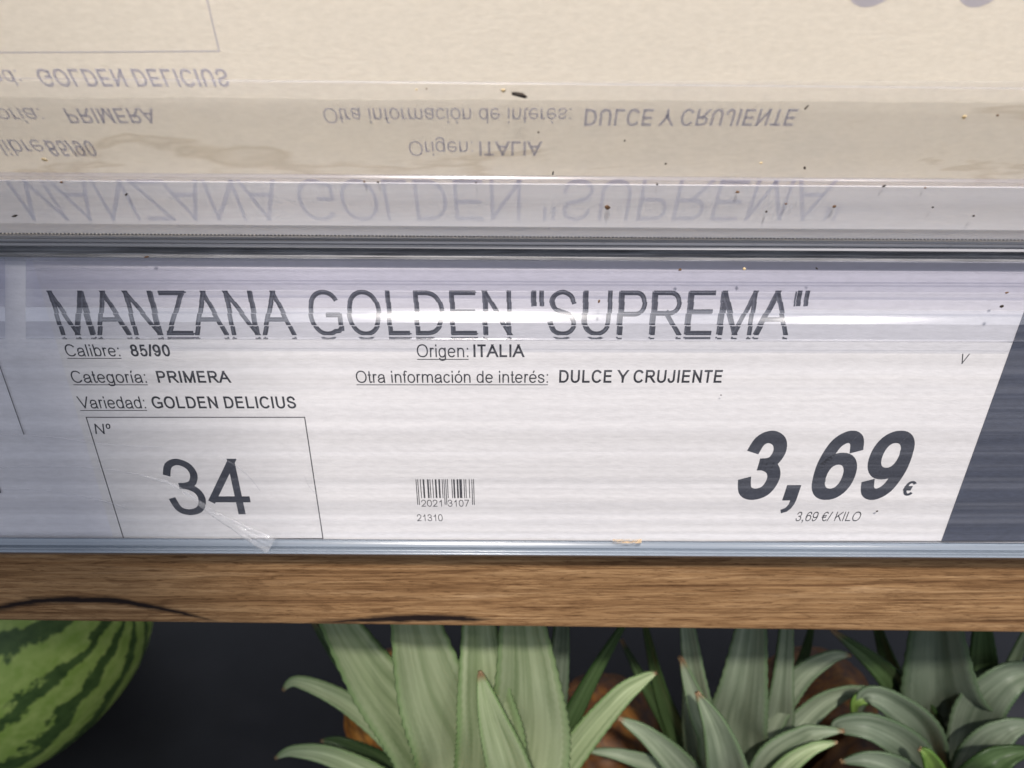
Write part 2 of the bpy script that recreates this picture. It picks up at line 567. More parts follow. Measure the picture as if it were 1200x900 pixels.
def clip(poly, k, lim, keep_below):
    """cut a polygon by a line of constant coordinate k"""
    out = []
    n = len(poly)
    for i in range(n):
        a, b = poly[i], poly[(i + 1) % n]
        ia = (a[k] <= lim) if keep_below else (a[k] >= lim)
        ib = (b[k] <= lim) if keep_below else (b[k] >= lim)
        if ia:
            out.append(a)
        if ia != ib:
            t = (lim - a[k]) / (b[k] - a[k])
            out.append(tuple(a[q] + (b[q] - a[q]) * t for q in (0, 1)))
    return out


def glyph(ch, wx, wy, bold):
    """polygons of one letter in font units, and its advance"""
    if ch == ' ':
        return [], 569
    base = ACC.get(ch, ch)
    adv, advb, left, w, y0, h, strokes = G[base]
    extra = (advb - adv) if bold else 0
    if bold:
        adv = advb
        w = w + extra
        if base in 'IilI:':
            w, left = wx, (adv - wx) / 2
        if base == ',':
            left, w, y0, h = 130, 330, -330, 640
        if base == '"':
            w += 60
    polys = []
    strokes = list(strokes)
    if ch == 'í':
        strokes = strokes[:1]
    lo, hi = y0, y0 + h

    def tr(u, v):
        return (left + wx / 2 + u * max(1, w - wx), y0 + wy / 2 + v * (h - wy))
    for kind, pts in strokes:
        if kind == 'p':
            polys.append([(left + u * w, y0 + v_ * h) for u, v_ in pts])
            continue
        P = [tr(*p) for p in pts]
        Q = [P[0]]
        for p in P[1:]:
            if math.hypot(p[0] - Q[-1][0], p[1] - Q[-1][1]) > 2:
                Q.append(p)
        P = Q
        closed = kind == 'o'
        if closed and math.hypot(P[0][0] - P[-1][0], P[0][1] - P[-1][1]) < 3:
            P.pop()
        n = len(P)

        def nrm(a, b):
            dx, dy = b[0] - a[0], b[1] - a[1]
            l = math.hypot(dx, dy) or 1
            return (-dy / l, dx / l)
        ext0 = kind in 'sce'
        ext1 = kind in 'sc'
        if not closed:
            for end, other, do in ((0, 1, ext0), (n - 1, n - 2, ext1)):
                if do:
                    dx, dy = P[end][0] - P[other][0], P[end][1] - P[other][1]
                    l = math.hypot(dx, dy) or 1
                    e_ = wx * 0.75 if abs(dx) > 0.15 * abs(dy) else wy * 0.55
                    P[end] = (P[end][0] + dx / l * e_, P[end][1] + dy / l * e_)
        Ls, Rs = [], []
        for i in range(n):
            if closed:
                n0, n1 = nrm(P[i - 1], P[i]), nrm(P[i], P[(i + 1) % n])
            else:
                n0 = nrm(P[i - 1], P[i]) if i > 0 else nrm(P[0], P[1])
                n1 = nrm(P[i], P[i + 1]) if i < n - 1 else n0
            mx, my = n0[0] + n1[0], n0[1] + n1[1]
            l = math.hypot(mx, my) or 1
            mx, my = mx / l, my / l
            k = 1 / max(0.5, mx * n1[0] + my * n1[1])
            ox, oy = mx * k * wx / 2, my * k * wy / 2
            Ls.append((P[i][0] + ox, P[i][1] + oy))
            Rs.append((P[i][0] - ox, P[i][1] - oy))
        for i in range(n if closed else n - 1):
            j = (i + 1) % n
            q = [Ls[i], Ls[j], Rs[j], Rs[i]]
            q = clip(clip(q, 1, hi, True), 1, lo, False)
            if len(q) > 2:
                polys.append(q)
    if ch in ACC:
        cx = left + w * 0.5
        polys.append([(cx - 40, 1190), (cx + 110, 1190), (cx + 250, 1490), (cx + 30, 1490)])
    if ch == 'º':
        pass
    return polys, adv


def text_polys(body, bold=False, wx=None, wy=None, track=0):
    wx = wx or (270 if bold else 176)
    wy = wy or (235 if bold else 158)
    out, x = [], 0
    for ch in body:
        ps, adv = glyph(ch, wx, wy, bold)
        out.append([[(p[0] + x, p[1]) for p in q] for q in ps])
        x += adv + track
    return out, x


def place_text(name, body, plane, pl, pr, ytop, ybase, parent, material, bold=False, shear=0.0, flip=False, n=0.00006,
               wx=None, wy=None, underline=False, keep=None, bands=None, top_units=CAPH, lift=0.0):
    """lettering lying in a plane: pl / pr are the picture columns of its ends on the base row, ytop the row of the capitals' tops"""
    glyphs, _ = text_polys(body, bold, wx, wy)
    allp = [p for g in glyphs for q in g for p in q]
    x0, x1 = min(p[0] for p in allp), max(p[0] for p in allp)
    s0, d0 = plane.sd(pl, ybase, lift)
    s1, _ = plane.sd(pr, ybase, lift)
    _, dt = plane.sd((pl + pr) / 2, ytop, lift)
    hgt = (d0 - dt) / top_units      # positive: up the plane (for a flipped text the top lies lower: negative)
    sx = (s1 - s0) / (x1 - x0)
    v, f = [], []
    cnt = 0
    for g in glyphs:
        for q in g:
            pieces = [(q, 0.0, 0.0, 1.0)]
            if bands:
                pieces = []
                for lo, hi, dx, dy, ks in bands:
                    c = clip(clip(q, 1, hi, True), 1, lo, False)
                    if len(c) > 2:
                        pieces.append((c, dx, dy, ks))
            for c, dx, dy, ks in pieces:
                nn = n + (cnt % 7) * 2e-6
                cnt += 1
                k = len(v)
                for px, py in c:
                    xx = (px - x0 + dx) * sx + py * shear * abs(hgt)
                    v.append(plane.pos(s0 + xx, d0 - (py + dy) * hgt, nn + lift))
                f.append(tuple(range(k, k + len(c))))
    if underline:
        k = len(v)
        for px, py in ((x0 - 20, -210), (x1 + 20, -210), (x1 + 20, -300), (x0 - 20, -300)):
            v.append(plane.pos(s0 + (px - x0) * sx, d0 - py * hgt, n + lift))
        f.append((k, k + 1, k + 2, k + 3))
    return link(name, v, f, material, parent)


def strips(name, plane, lines, width, material, parent, n=0.00006):
    """printed rules between picture points, width in metres"""
    v, f = [], []
    for (xa, ya), (xb, yb) in lines:
        a, b = plane.at(xa, ya, n), plane.at(xb, yb, n)
        t = (b - a).normalized()
        w = t.cross(plane.n) * width / 2
        a, b = a - t * width / 2, b + t * width / 2
        k = len(v)
        v += [a + w, b + w, b - w, a - w]
        f.append((k, k + 1, k + 2, k + 3))
    return link(name, v, f, material, parent)


# ------------------------------------------------------------------ the setting: the dark deck below
DECK_Z = 0.0


def at(px, py, depth):
    return CAM + ray(px, py) * depth


melon_c = at(-33, 724, 0.520)
MELON_R = 0.107
DECK_Z = melon_c.z - MELON_R * 0.97
m, nt, out = mat("dark_deck")
b = bsdf(nt, out, (0.016, 0.017, 0.021), 0.55, 0.4)
tx = noise_tex(nt, (9, 9, 9), 5, 0.6)
c = ramp(nt, tx.outputs[0], [(0.3, (0.012, 0.012, 0.015)), (0.75, (0.024, 0.025, 0.031))])
nt.links.new(c.outputs[0], b.inputs['Base Color'])
tx2 = noise_tex(nt, (700, 700, 700), 2)
bump(nt, b, tx2.outputs[0], 0.2, 0.0006)
o = link("floor", [(-6, -6, DECK_Z), (6, -6, DECK_Z), (6, 6, DECK_Z), (-6, 6, DECK_Z)], [(0, 1, 2, 3)], m)
tag(o, "dark charcoal deck under the shelf", None, kind='structure')

# ------------------------------------------------------------------ the wooden shelf board
WOOD_SL = 0.021
face_y = LAB.at(600, 642, -0.0024).y


def on_face(px, py):
    r = ray(px, py)
    return CAM + r * ((face_y - CAM.y) / r.y)


zb = on_face(600, 737).z
zt = on_face(600, 645).z
m, nt, out = mat("oak_laminate")
b = bsdf(nt, out, (0.3, 0.17, 0.08), 0.55, 0.25)
grain = noise_tex(nt, (16, 60, 420), 5, 0.62, dist=1.2)
pores = noise_tex(nt, (110, 300, 1500), 3, 0.65, dist=1.6)
broad = noise_tex(nt, (6, 20, 60), 3, 0.5, dist=1.5)
c1 = ramp(nt, grain.outputs[0], [(0.30, (0.17, 0.088, 0.042)), (0.45, (0.36, 0.212, 0.10)), (0.58, (0.49, 0.308, 0.155)), (0.74, (0.63, 0.425, 0.24))])
slant = noise_tex(nt, (45, 90, 260), 5, 0.65, dist=2.2)
c1b = mix_rgb(nt, 0.42, c1.outputs[0], ramp(nt, slant.outputs[0], [(0.40, (0.45, 0.38, 0.34)), (0.50, (1, 1, 1)), (0.66, (1.18, 1.16, 1.12))]).outputs[0], 'MULTIPLY')
c2 = mix_rgb(nt, 0.62, c1b, ramp(nt, pores.outputs[0], [(0.36, (0.25, 0.19, 0.16)), (0.47, (1, 1, 1))]).outputs[0], 'MULTIPLY')
c3 = mix_rgb(nt, 0.7, c2, ramp(nt, broad.outputs[0], [(0.32, (0.62, 0.56, 0.52)), (0.62, (1.05, 1.02, 1.0))]).outputs[0], 'MULTIPLY')
# the dark vein of the veneer: distance to a curve along the board
tc = node(nt, 'ShaderNodeTexCoord')
sp = node(nt, 'ShaderNodeSeparateXYZ')
nt.links.new(tc.outputs['Object'], sp.inputs[0])
BOARD_O = Vector((0, face_y, (zb + zt) / 2))
BH = zt - zb


def vein_uv(px, py):
    p = on_face(px, py)
    return (p.x + 0.25) / 0.5, (p.z + WOOD_SL * p.x - zb) / BH


vein = [(-60, 716, 3.2), (0, 712, 3.2), (60, 703.5, 3.8), (115, 703, 4.0), (170, 710, 3.6), (225, 721, 2.8), (262, 729, .8), (300, 733, .0), (340, 733, .0),
        (365, 730, 1.6), (420, 727, 3.3), (480, 724.5, 4.3), (545, 725, 3.6), (592, 726.5, .5), (640, 727, .0), (900, 727, .0)]
ux = math_n(nt, 'ADD', math_n(nt, 'MULTIPLY', sp.outputs['X'], 2.0), 0.5)
vz = math_n(nt, 'ADD', math_n(nt, 'MULTIPLY', math_n(nt, 'ADD', sp.outputs['Z'], math_n(nt, 'MULTIPLY', sp.outputs['X'], WOOD_SL)), 1 / BH), 0.5)


def fcurve(pts):
    fc = node(nt, 'ShaderNodeFloatCurve')
    cv = fc.mapping.curves[0]
    fc.mapping.use_clip = False
    pts = sorted(pts)
    cv.points[0].location = pts[0]
    cv.points[1].location = pts[-1]
    for p in pts[1:-1]:
        cv.points.new(*p)
    fc.mapping.update()
    nt.links.new(ux, fc.inputs['Value'])
    return fc.outputs[0]


cz = fcurve([vein_uv(x, y) for x, y, w in vein])
cw = fcurve([(vein_uv(x, y)[0], w / 56.0) for x, y, w in vein])
wobn = noise_tex(nt, (130, 130, 500), 3, 0.6)
wz = math_n(nt, 'ADD', math_n(nt, 'SUBTRACT', vz, cz), math_n(nt, 'MULTIPLY', math_n(nt, 'SUBTRACT', wobn.outputs[0], 0.5), 0.075))
dist_v = math_n(nt, 'ABSOLUTE', wz)
vfac = math_n(nt, 'MULTIPLY', math_n(nt, 'SUBTRACT', cw, dist_v), 20.0, True)
c4 = mix_rgb(nt, vfac, c3, (0.020, 0.013, 0.012))
nt.links.new(c4, b.inputs['Base Color'])
bump(nt, b, pores.outputs[0], 0.25, 0.0004)
bm = bmesh.new()
L0, L1 = -0.45, 0.45
prof = []
rad = 0.0022
for k in range(5):
    a = R(180 + 90 * k / 4)
    prof.append((rad + rad * math.cos(a), zb + rad + rad * math.sin(a)))
prof += [(0.42, zb), (0.42, zt), (0, zt)]
vs = []
for x in (L0, L1):
    vs.append([bm.verts.new((x, face_y + y - BOARD_O.y, z - BOARD_O.z + WOOD_SL * -x * 1.0)) for y, z in prof])
for i in range(len(prof)):
    j = (i + 1) % len(prof)
    bm.faces.new((vs[0][i], vs[0][j], vs[1][j], vs[1][i]))
bm.faces.new(vs[0][::-1])
bm.faces.new(vs[1])
bmesh.ops.recalc_face_normals(bm, faces=bm.faces)
me = bpy.data.meshes.new("wooden_shelf")
bm.to_mesh(me)
bm.free()
me.materials.append(m)
o = bpy.data.objects.new("wooden_shelf", me)
COL.objects.link(o)
o.location = BOARD_O
tag(o, "brown oak-look shelf board with a dark wavy vein, under the price label holder", "shelf")

# ------------------------------------------------------------------ clear label holder on the shelf edge
hold = thing("label_holder", "clear plastic label holder with grey hinge rail and raised upper flap on the shelf edge", "label holder", LAB.at(600, 640))
SL = 0.0062
# plate behind the labels
sheet("back_plate", LAB, [(-300, 296), (1500, 296), (1500, 640), (-300, 640)], -0.0004, 0.0012, M_BACK, hold)
# ribbed clear film before the labels
sheet("front_film", LAB, [(-300, 402), (1500, 402), (1500, 640), (-300, 640)], 0.0012, 0.0003, M_FILM, hold, 60, 1, 0.0002)
# hinge rail with its grooves
rail = [(276, .0010), (277.5, .0022), (280, .0026), (283, .0024), (283.6, .0030), (286.5, .0030), (287.2, .0025), (288.5, .0031), (291.5, .0031)]
sweep("hinge_rail", LAB, [(y, n) for y, n in rail] + [(292.5, .0014)], M_RAIL, hold, slope=SL, thick=0.0008)
sweep("rail_groove", LAB, [(291.4, .0012), (294, .0010), (297, .0014), (299, .0010), (301.5, .0013), (304.5, .0024)], M_GROOVE, hold, slope=SL, thick=0.0006)
# saw-toothed top edge of the rail
v, f = [], []
for k in range(330):
    x = -150 + k * 4.4
    y = 276.6 + SL * (x - 600)
    p = [LAB.at(x, y + 1.6, .0036), LAB.at(x + 2.9, y + 1.6, .0036), LAB.at(x + 2.5, y - 1.0, .0036), LAB.at(x + .4, y - 1.0, .0036), LAB.at(x + 1.4, y, .0043)]
    i = len(v)
    v += p
    f += [(i, i + 1, i + 4), (i + 1, i + 2, i + 4), (i + 2, i + 3, i + 4), (i + 3, i, i + 4)]
link("toothed_edge", v, f, M_TOOTH, hold)
# the clear lip that hangs from the rail over the head of the label
lip = [(304.5, .0034), (311, .0036), (316.8, .0033), (318, .0038), (319.2, .0032), (330, .0027), (341, .0023)]
lip2 = [(341.2, .0023), (342.2, .0025), (343.4, .0022), (352, .0021), (361.5, .0020)]
rib = quarter(362.0, 377.5, .0021, .0039, 42, 33, 10) + [(378.5, .0040), (388, .0038), (396.5, .0037), (398, .0041), (399.4, .0036)]
for xa, xb in ((30, 1420), (-320, 6)):
    sweep("upper_lip", LAB, lip, M_SHADE, hold, xl=xa, xr=xb, slope=0.0035, thick=0.0008)
    sweep("lip_web", LAB, lip2, M_LIP, hold, xl=xa, xr=xb, slope=0.0035, thick=0.0008)
    sweep("lip_rib", LAB, rib, M_RIB, hold, xl=xa, xr=xb, slope=0.0035, thick=0.0008)
# rounded channel along the foot of the label
foot = [(632.8, .0014), (633.6, .0020), (634.4, .0019)] + quarter(635, 641.8, .0020, .0030, 51, 40, 10) + [(642.6, .0028), (643.4, .0028)] + quarter(643.8, 646.6, .0030, .0037, 50, 15, 8) + [(647.2, .0040)] + quarter(647.6, 650.5, .0041, .0046, 50, 10, 6) + [(652.2, .0030), (652.6, -.0002)]
sweep("foot_channel", LAB, foot, M_CHANNEL, hold, slope=0.0055, thick=0.0009)

# wrinkled torn end of the film across the number box
m, nt, out = mat("crinkled_film")
M_CREASE = clear_mat("crinkled_clear_film", 0.13, (0.86, 0.87, 0.9), 0.12, (1, 1, 1), 0.25, (300, 900, 900), 1.5, 1.0, 0.4)
M_WRINKLE = clear_mat("film_wrinkle_plastic", 0.05, (0.86, 0.87, 0.9), 0.2, (0.96, 0.96, 0.97), 0.08, (120, 900, 900), 1.3, 1.0, 0.2)
v, f = [], []
path = [(168, 558, 1.5), (195, 564, 3), (215, 575, 4), (233, 589, 5), (252, 603, 7), (272, 614, 10), (292, 626, 14), (307, 634, 17), (318, 640, 18)]
NS = 9
for k, (x, y, w) in enumerate(path):
    for j in range(NS):
        t = j / (NS - 1) - 0.5
        h = 0.0013 + 0.0011 * (0.5 - abs(t)) * min(1, w / 8) + 0.0005 * math.sin(j * 2.3 + k * 0.9) * min(1, w / 10)
        if y > 622:
            h += 0.0031 * min(1, (y - 622) / 12)
        v.append(LAB.at(x + t * w * 0.55, y - t * w, h))
for k in range(len(path) - 1):
    for j in range(NS - 1):
        a = k * NS + j
        f.append((a, a + 1, a + NS + 1, a + NS))
link("film_crease", v, f, M_CREASE, hold, True)
# long fine wrinkles in the film at the left
v, f = [], []
for pts in ([(-20, 508), (60, 512), (120, 520), (190, 524)], [(-20, 548), (60, 546), (120, 549), (175, 558)], [(-20, 572), (50, 574), (110, 584), (150, 596)],
            [(258, 535), (285, 552), (305, 575)], [(356, 556), (362, 570), (372, 580)]):
    sm = spl(pts, 6)
    for a, b2 in zip(sm, sm[1:]):
        i = len(v)
        v += [LAB.at(a[0], a[1] - 1.0, .00125), LAB.at(a[0], a[1], .0016), LAB.at(a[0], a[1] + 1.0, .00125),
              LAB.at(b2[0], b2[1] - 1.0, .00125), LAB.at(b2[0], b2[1], .0016), LAB.at(b2[0], b2[1] + 1.0, .00125)]
        f += [(i, i + 1, i + 4, i + 3), (i + 1, i + 2, i + 5, i + 4)]
link("film_wrinkle", v, f, M_WRINKLE, hold, True)

# the raised flap: clear sheet, stained strip, milky lip
sheet("flap_sheet", FLAP, [(-400, 97), (1600, 97), (1500, 279), (-300, 279)], 0.0016, 0.0005, M_FLAPSHEET, hold)
sweep("flap_bead", FLAP, quarter(96.6, 98.6, .0017, .0020, 62, 48, 8), M_LIP, hold, slope=0.010, thick=0.0003)
m, nt, out = mat("stained_strip_film")
tr = node(nt, 'ShaderNodeBsdfTransparent')
df = node(nt, 'ShaderNodeBsdfDiffuse')
smear = noise_tex(nt, (14, 90, 90), 4, 0.6, dist=0.6)
rs = ramp(nt, smear.outputs[0], [(0.36, (0.95, 0.95, 0.95)), (0.58, (0.96, 0.96, 0.955)), (0.615, (0.82, 0.79, 0.75)), (0.66, (0.95, 0.95, 0.94))])
nt.links.new(rs.outputs[0], tr.inputs[0])
df.inputs[0].default_value = (0.62, 0.59, 0.53, 1)
mx = node(nt, 'ShaderNodeMixShader')
mx.inputs[0].default_value = 0.10
nt.links.new(tr.outputs[0], mx.inputs[1])
nt.links.new(df.outputs[0], mx.inputs[2])
nt.links.new(mx.outputs[0], out.inputs['Surface'])
v, f = [], []
NW = 90
for k in range(NW + 1):
    x = -200 + 1600 * k / NW
    y = 117 + 0.006 * (x - 600) + 2.2 * noise.noise(Vector((x * .006, 1, 0))) + 1.2 * noise.noise(Vector((x * .03, 4, 0)))
    v += [FLAP.at(x, y, .0006), FLAP.at(x, 211 + 0.006 * (x - 600), .0006)]
for k in range(NW):
    f.append((2 * k, 2 * k + 1, 2 * k + 3, 2 * k + 2))
link("stained_strip", v, f, m, hold)
fl = [(205.5, .0020)] + quarter(206, 209.5, .0022, .0027, 64, 54, 8) + [(210.5, .0029), (214.4, .0030)]
sweep("flap_lip_edge", FLAP, fl, M_SHADE, hold, slope=0.0068, thick=0.0006)
fl = [(214.6, .0032), (216, .0036), (240, .0036), (265, .0033), (266.4, .00335), (267.4, .0032), (277, .0030)]
sweep("flap_lip", FLAP, fl, M_FLAPLIP, hold, slope=0.0068, thick=0.0010)

# ------------------------------------------------------------------ the printed label
lab = thing("price_label", "white price label with boxed number 34 and large price, under the clear film", "price label", LAB.at(620, 634))
sheet("paper", LAB, [(LAB.at(0, 0) and 38, 306), (1230, 306), (1103, 634), (134, 634)], 0.0002, 0.0002, M_PAPER, lab)
T = 0.00022
# heading cut in slices, putting the ribbed lip's refraction into the letter shapes
cut = [(0, 300, 6, -8, 1), (330, 720, -22, 0, 1), (720, 1090, 14, 10, 1), (1090, 1520, -8, 0, 1), (0, 55, 0, -150, 1)]
place_text("heading", 'MANZANA GOLDEN "SUPREMA"', LAB, 71, 939, 340, 392, lab, M_HEAD, n=T, wx=190, wy=150, bands=cut)
place_text("heading", 'MANZANA GOLDEN "SUPREMA"', LAB, 73.5, 936.5, 341, 391, lab, M_HEADCORE, n=T + 0.00003, wx=74, wy=50, bands=cut)
LINES = [("Calibre:", 79, 142, False, True, 403, 417), ("85/90", 155, 201, True, False, 403, 417),
         ("Categoría:", 86, 173, False, True, 434, 448), ("PRIMERA", 186, 272, True, False, 434, 448),
         ("Variedad:", 94, 172, False, True, 464, 478), ("GOLDEN DELICIUS", 180, 348, True, False, 464, 478),
         ("Origen:", 489, 549, False, True, 403, 418), ("ITALIA", 555, 615, True, False, 403, 418),
         ("Otra información de interés:", 418, 642, False, True, 434, 448), ("DULCE Y CRUJIENTE", 655, 845, True, False, 433, 448)]
for body, a, b_, bold, ul, yt, yb in LINES:
    place_text("printed_line", body, LAB, a, b_, yt, yb, lab, M_INK, bold, n=T, underline=ul)
place_text("number", "34", LAB, 203, 297, 537, 602, lab, M_PRICE, n=T, wx=188, wy=162)
place_text("printed_line", "Nº", LAB, 112, 131, 496, 508, lab, M_INK, n=T, shear=0.15)
strips("number_box", LAB, [((101, 489), (357, 489)), ((357, 489), (378.5, 631)), ((378.5, 631), (145, 631.5)), ((145, 631.5), (101, 489))], 0.00026, M_LINE, lab, T)
place_text("printed_line", "v", LAB, 1122, 1131, 414, 426, lab, M_INK, n=T, shear=0.1, top_units=XH, wx=130)
place_text("price", "3,69", LAB, 858, 1048, 504, 584, lab, M_PRICE, True, shear=0.095, n=T, wx=292, wy=256)
place_text("price", "€", LAB, 1055, 1068, 563, 580, lab, M_PRICE, True, shear=0.08, n=T)
place_text("unit_price", "3,69 €/ KILO", LAB, 931, 1006, 599, 610, lab, M_INK, shear=0.10, n=T, wx=165)
# bar code
ODD = {'2': '0010011', '0': '0001101', '1': '0011001'}
EVEN = {'3': '1000010', '1': '1100110', '0': '1110010', '7': '1000100'}
bits = '101' + ''.join(ODD[c] for c in '2021') + '01010' + ''.join(EVEN[c] for c in '3107') + '101'
v, f = [], []
s0, dt = LAB.sd(487, 561)
s1, _ = LAB.sd(555.5, 561)
_, db = LAB.sd(520, 583)
_, dg = LAB.sd(520, 591)
mod = (s1 - s0) / len(bits)
for k, c in enumerate(bits):
    if c == '1':
        dd = dg if k < 3 or k > len(bits) - 4 or 31 <= k < 36 else db
        i = len(v)
        v += [LAB.pos(s0 + k * mod, dt, T), LAB.pos(s0 + (k + .94) * mod, dt, T), LAB.pos(s0 + (k + .94) * mod, dd, T), LAB.pos(s0 + k * mod, dd, T)]
        f.append((i, i + 1, i + 2, i + 3))
link("barcode", v, f, M_INK, lab)
place_text("printed_line", "2021", LAB, 494, 518, 585, 593, lab, M_INK, n=T, wx=150)
place_text("printed_line", "3107", LAB, 525, 550, 585, 593, lab, M_INK, n=T, wx=150)
place_text("printed_line", "21310", LAB, 489, 519, 602, 610, lab, M_INK, n=T, wx=150)

# neighbours in the same holder
nb = thing("price_label", "neighbouring white price label at the left edge, in bluish shade, mostly cut off", "price label", LAB.at(-60, 634))
sheet("paper", LAB, [(-230, 306), (70, 306), (150, 634), (-110, 634)], -0.0001, 0.0002, M_NEIGH, nb)
strips("number_box", LAB, [((-2, 424), (28, 509)), ((-200, 424), (-2, 424))], 0.00020, M_LINE, nb, T)
place_text("number", "1", LAB, -14, 2, 560, 577, nb, M_PRICE, n=T)
o = sheet("price_label", LAB, [(1222, 306), (1700, 306), (1600, 634), (1103.6, 634)], 0.0004, 0.0002, M_SLATE, None)
tag(o, "plain slate grey label right of the white price label in the holder", "price label")

# ------------------------------------------------------------------ the label turned up in the flap, seen from behind
m_thru, nt, out = mat("ink_showing_through")
b = bsdf(nt, out, (0.69, 0.695, 0.795), 0.8, 0.1)
t = node(nt, 'ShaderNodeBsdfTranslucent')
t.inputs[0].default_value = (0.745, 0.735, 0.825, 1)
mx = node(nt, 'ShaderNodeMixShader')
mx.inputs[0].default_value = 0.45
nt.links.new(b.outputs[0], mx.inputs[1])
nt.links.new(t.outputs[0], mx.inputs[2])
nt.links.new(mx.outputs[0], out.inputs['Surface'])
tl = thing("price_label", "beige back of a label in the raised flap, its printing showing through", "price label", FLAP.at(600, 276))
sheet("paper", FLAP, [(-330, -160), (1520, -160), (1420, 286), (-240, 286)], 0.0001, 0.0001, M_BEIGE, tl, 70, 24, 0.0006 * 0)
BACK = [('MANZANA GOLDEN "SUPREMA"', 4, 1001, False, 258, 210, "heading"),
        ("alibre:", -22, 52, False, 182, 163, "printed_line"), ("85/90", 50, 106, True, 183, 164, "printed_line"),
        ("egoría:", -40, 45, False, 144, 126, "printed_line"), ("PRIMERA", 73, 179, True, 144, 126, "printed_line"),
        ("dad:", -30, 18, False, 100, 81, "printed_line"), ("GOLDEN DELICIUS", 39, 264, True, 101, 80, "printed_line"),
        ("Origen:", 478, 554, False, 182, 165, "printed_line"), ("ITALIA", 561, 636, True, 182, 165, "printed_line"),
        ("Otra información de interés:", 377, 670, False, 144, 126, "printed_line"), ("DULCE Y CRUJIENTE", 686, 936, True, 147, 127, "printed_line"),
        ("3,69", 1028, 1330, True, 8, -118, "price")]
for body, a, b_, bold, yt, yb, nm in BACK:
    place_text(nm, body, FLAP, a, b_, yt, yb, tl, m_thru, bold, n=0.00012, flip=True, shear=-0.0, wx=(150 if nm == "heading" else None))
strips("number_box", FLAP, [((-200, 63), (257, 60)), ((257, 60), (228, -62))], 0.00022, m_thru, tl, 0.00012)

# ------------------------------------------------------------------ crumbs and specks lying on the holder


def crumb_mesh(name, seed, k=1.0):
    bm = bmesh.new()
    bmesh.ops.create_icosphere(bm, subdivisions=2, radius=1)
    for vv in bm.verts:
        vv.co *= 1 + 0.45 * noise.noise(vv.co * 1.3 + Vector((seed * 7.1, 0, 0)))
    me = bpy.data.meshes.new(name)
    bm.to_mesh(me)
    bm.free()
    return me


def crumb_mat(name, c0, c1):
    m, nt, out = mat(name)
    b = bsdf(nt, out, c0, 0.7, 0.3)
    tx = noise_tex(nt, (1.5, 1.5, 1.5), 4)
    r_ = ramp(nt, tx.outputs[0], [(0.35, c0), (0.65, c1)])
    nt.links.new(r_.outputs[0], b.inputs['Base Color'])
    return m


KINDS = {'brown': crumb_mat("brown_crumb", (0.10, 0.055, 0.028), (0.20, 0.115, 0.065)),
         'dark': crumb_mat("dark_crumb", (0.02, 0.017, 0.015), (0.06, 0.045, 0.035)),
         'pale': crumb_mat("pale_crumb", (0.55, 0.40, 0.20), (0.75, 0.62, 0.40))}
SPECK = [  # kind, picture x, y, length px, width px, tilt, on the flap?
    ('brown', 427, 213, 3.2, 2.4, 0, 1), ('dark', 443, 213.5, 3.4, 2.4, 10, 1), ('dark', 558, 214, 2.6, 2, 0, 1), ('brown', 712, 243, 6.5, 7, 30, 1),
    ('brown', 864, 225, 5, 3, 10, 1), ('brown', 978, 242, 5.5, 3.5, 30, 1), ('dark', 943, 197, 3.2, 3.4, 20, 1), ('pale', 488, 105, 3, 2, 0, 1),
    ('brown', 500, 104, 2.2, 2, 0, 1), ('pale', 590, 106, 6.5, 4, -10, 1), ('pale', 52, 187, 8, 4, -30, 1), ('brown', 72, 213.5, 4, 2.5, 0, 1),
    ('dark', 148, 228, 6, 2, 45, 1), ('dark', 17, 253, 9, 2.2, 15, 1), ('dark', 648, 203, 7, 1.8, 80, 1), ('dark', 945, 126, 8, 2, 65, 1),
    ('dark', 1036, 218, 6, 2, 50, 1), ('dark', 1093, 243, 3, 2, 0, 1), ('dark', 1141, 253, 3.2, 2.4, 0, 1), ('pale', 1130, 137, 6, 5, 0, 1),
    ('brown', 1169, 135, 4, 2.4, 0, 1), ('dark', 770, 216, 3, 2, 0, 1), ('dark', 898, 248, 3.2, 2.4, 0, 1), ('brown', 921, 239, 3.5, 2, 10, 1),
    ('dark', 631, 155, 2.6, 2, 0, 1), ('dark', 732, 165, 2.6, 2, 0, 1), ('dark', 780, 192, 3, 2, 0, 1), 
    ('pale', 892, 191, 4, 2.4, 0, 1), ('brown', 1084, 220, 3, 2, 0, 1),
    ('brown', 797, 316, 5, 3.5, 20, 0), ('pale', 872, 315, 5, 4, 0, 0), ('dark', 957, 314.5, 5, 2, -35, 0), ('dark', 1174, 359, 6.5, 4.5, 35, 0),
    ('brown', 1180, 343, 6, 2.4, 15, 0), ('brown', 172, 301, 8, 2.4, 8, 0), ('dark', 845, 463, 2.4, 1.6, 0, 0),
    ('dark', 1028, 599, 4, 2, 20, 0), ('brown', 702, 353, 6, 3, 80, 0)]
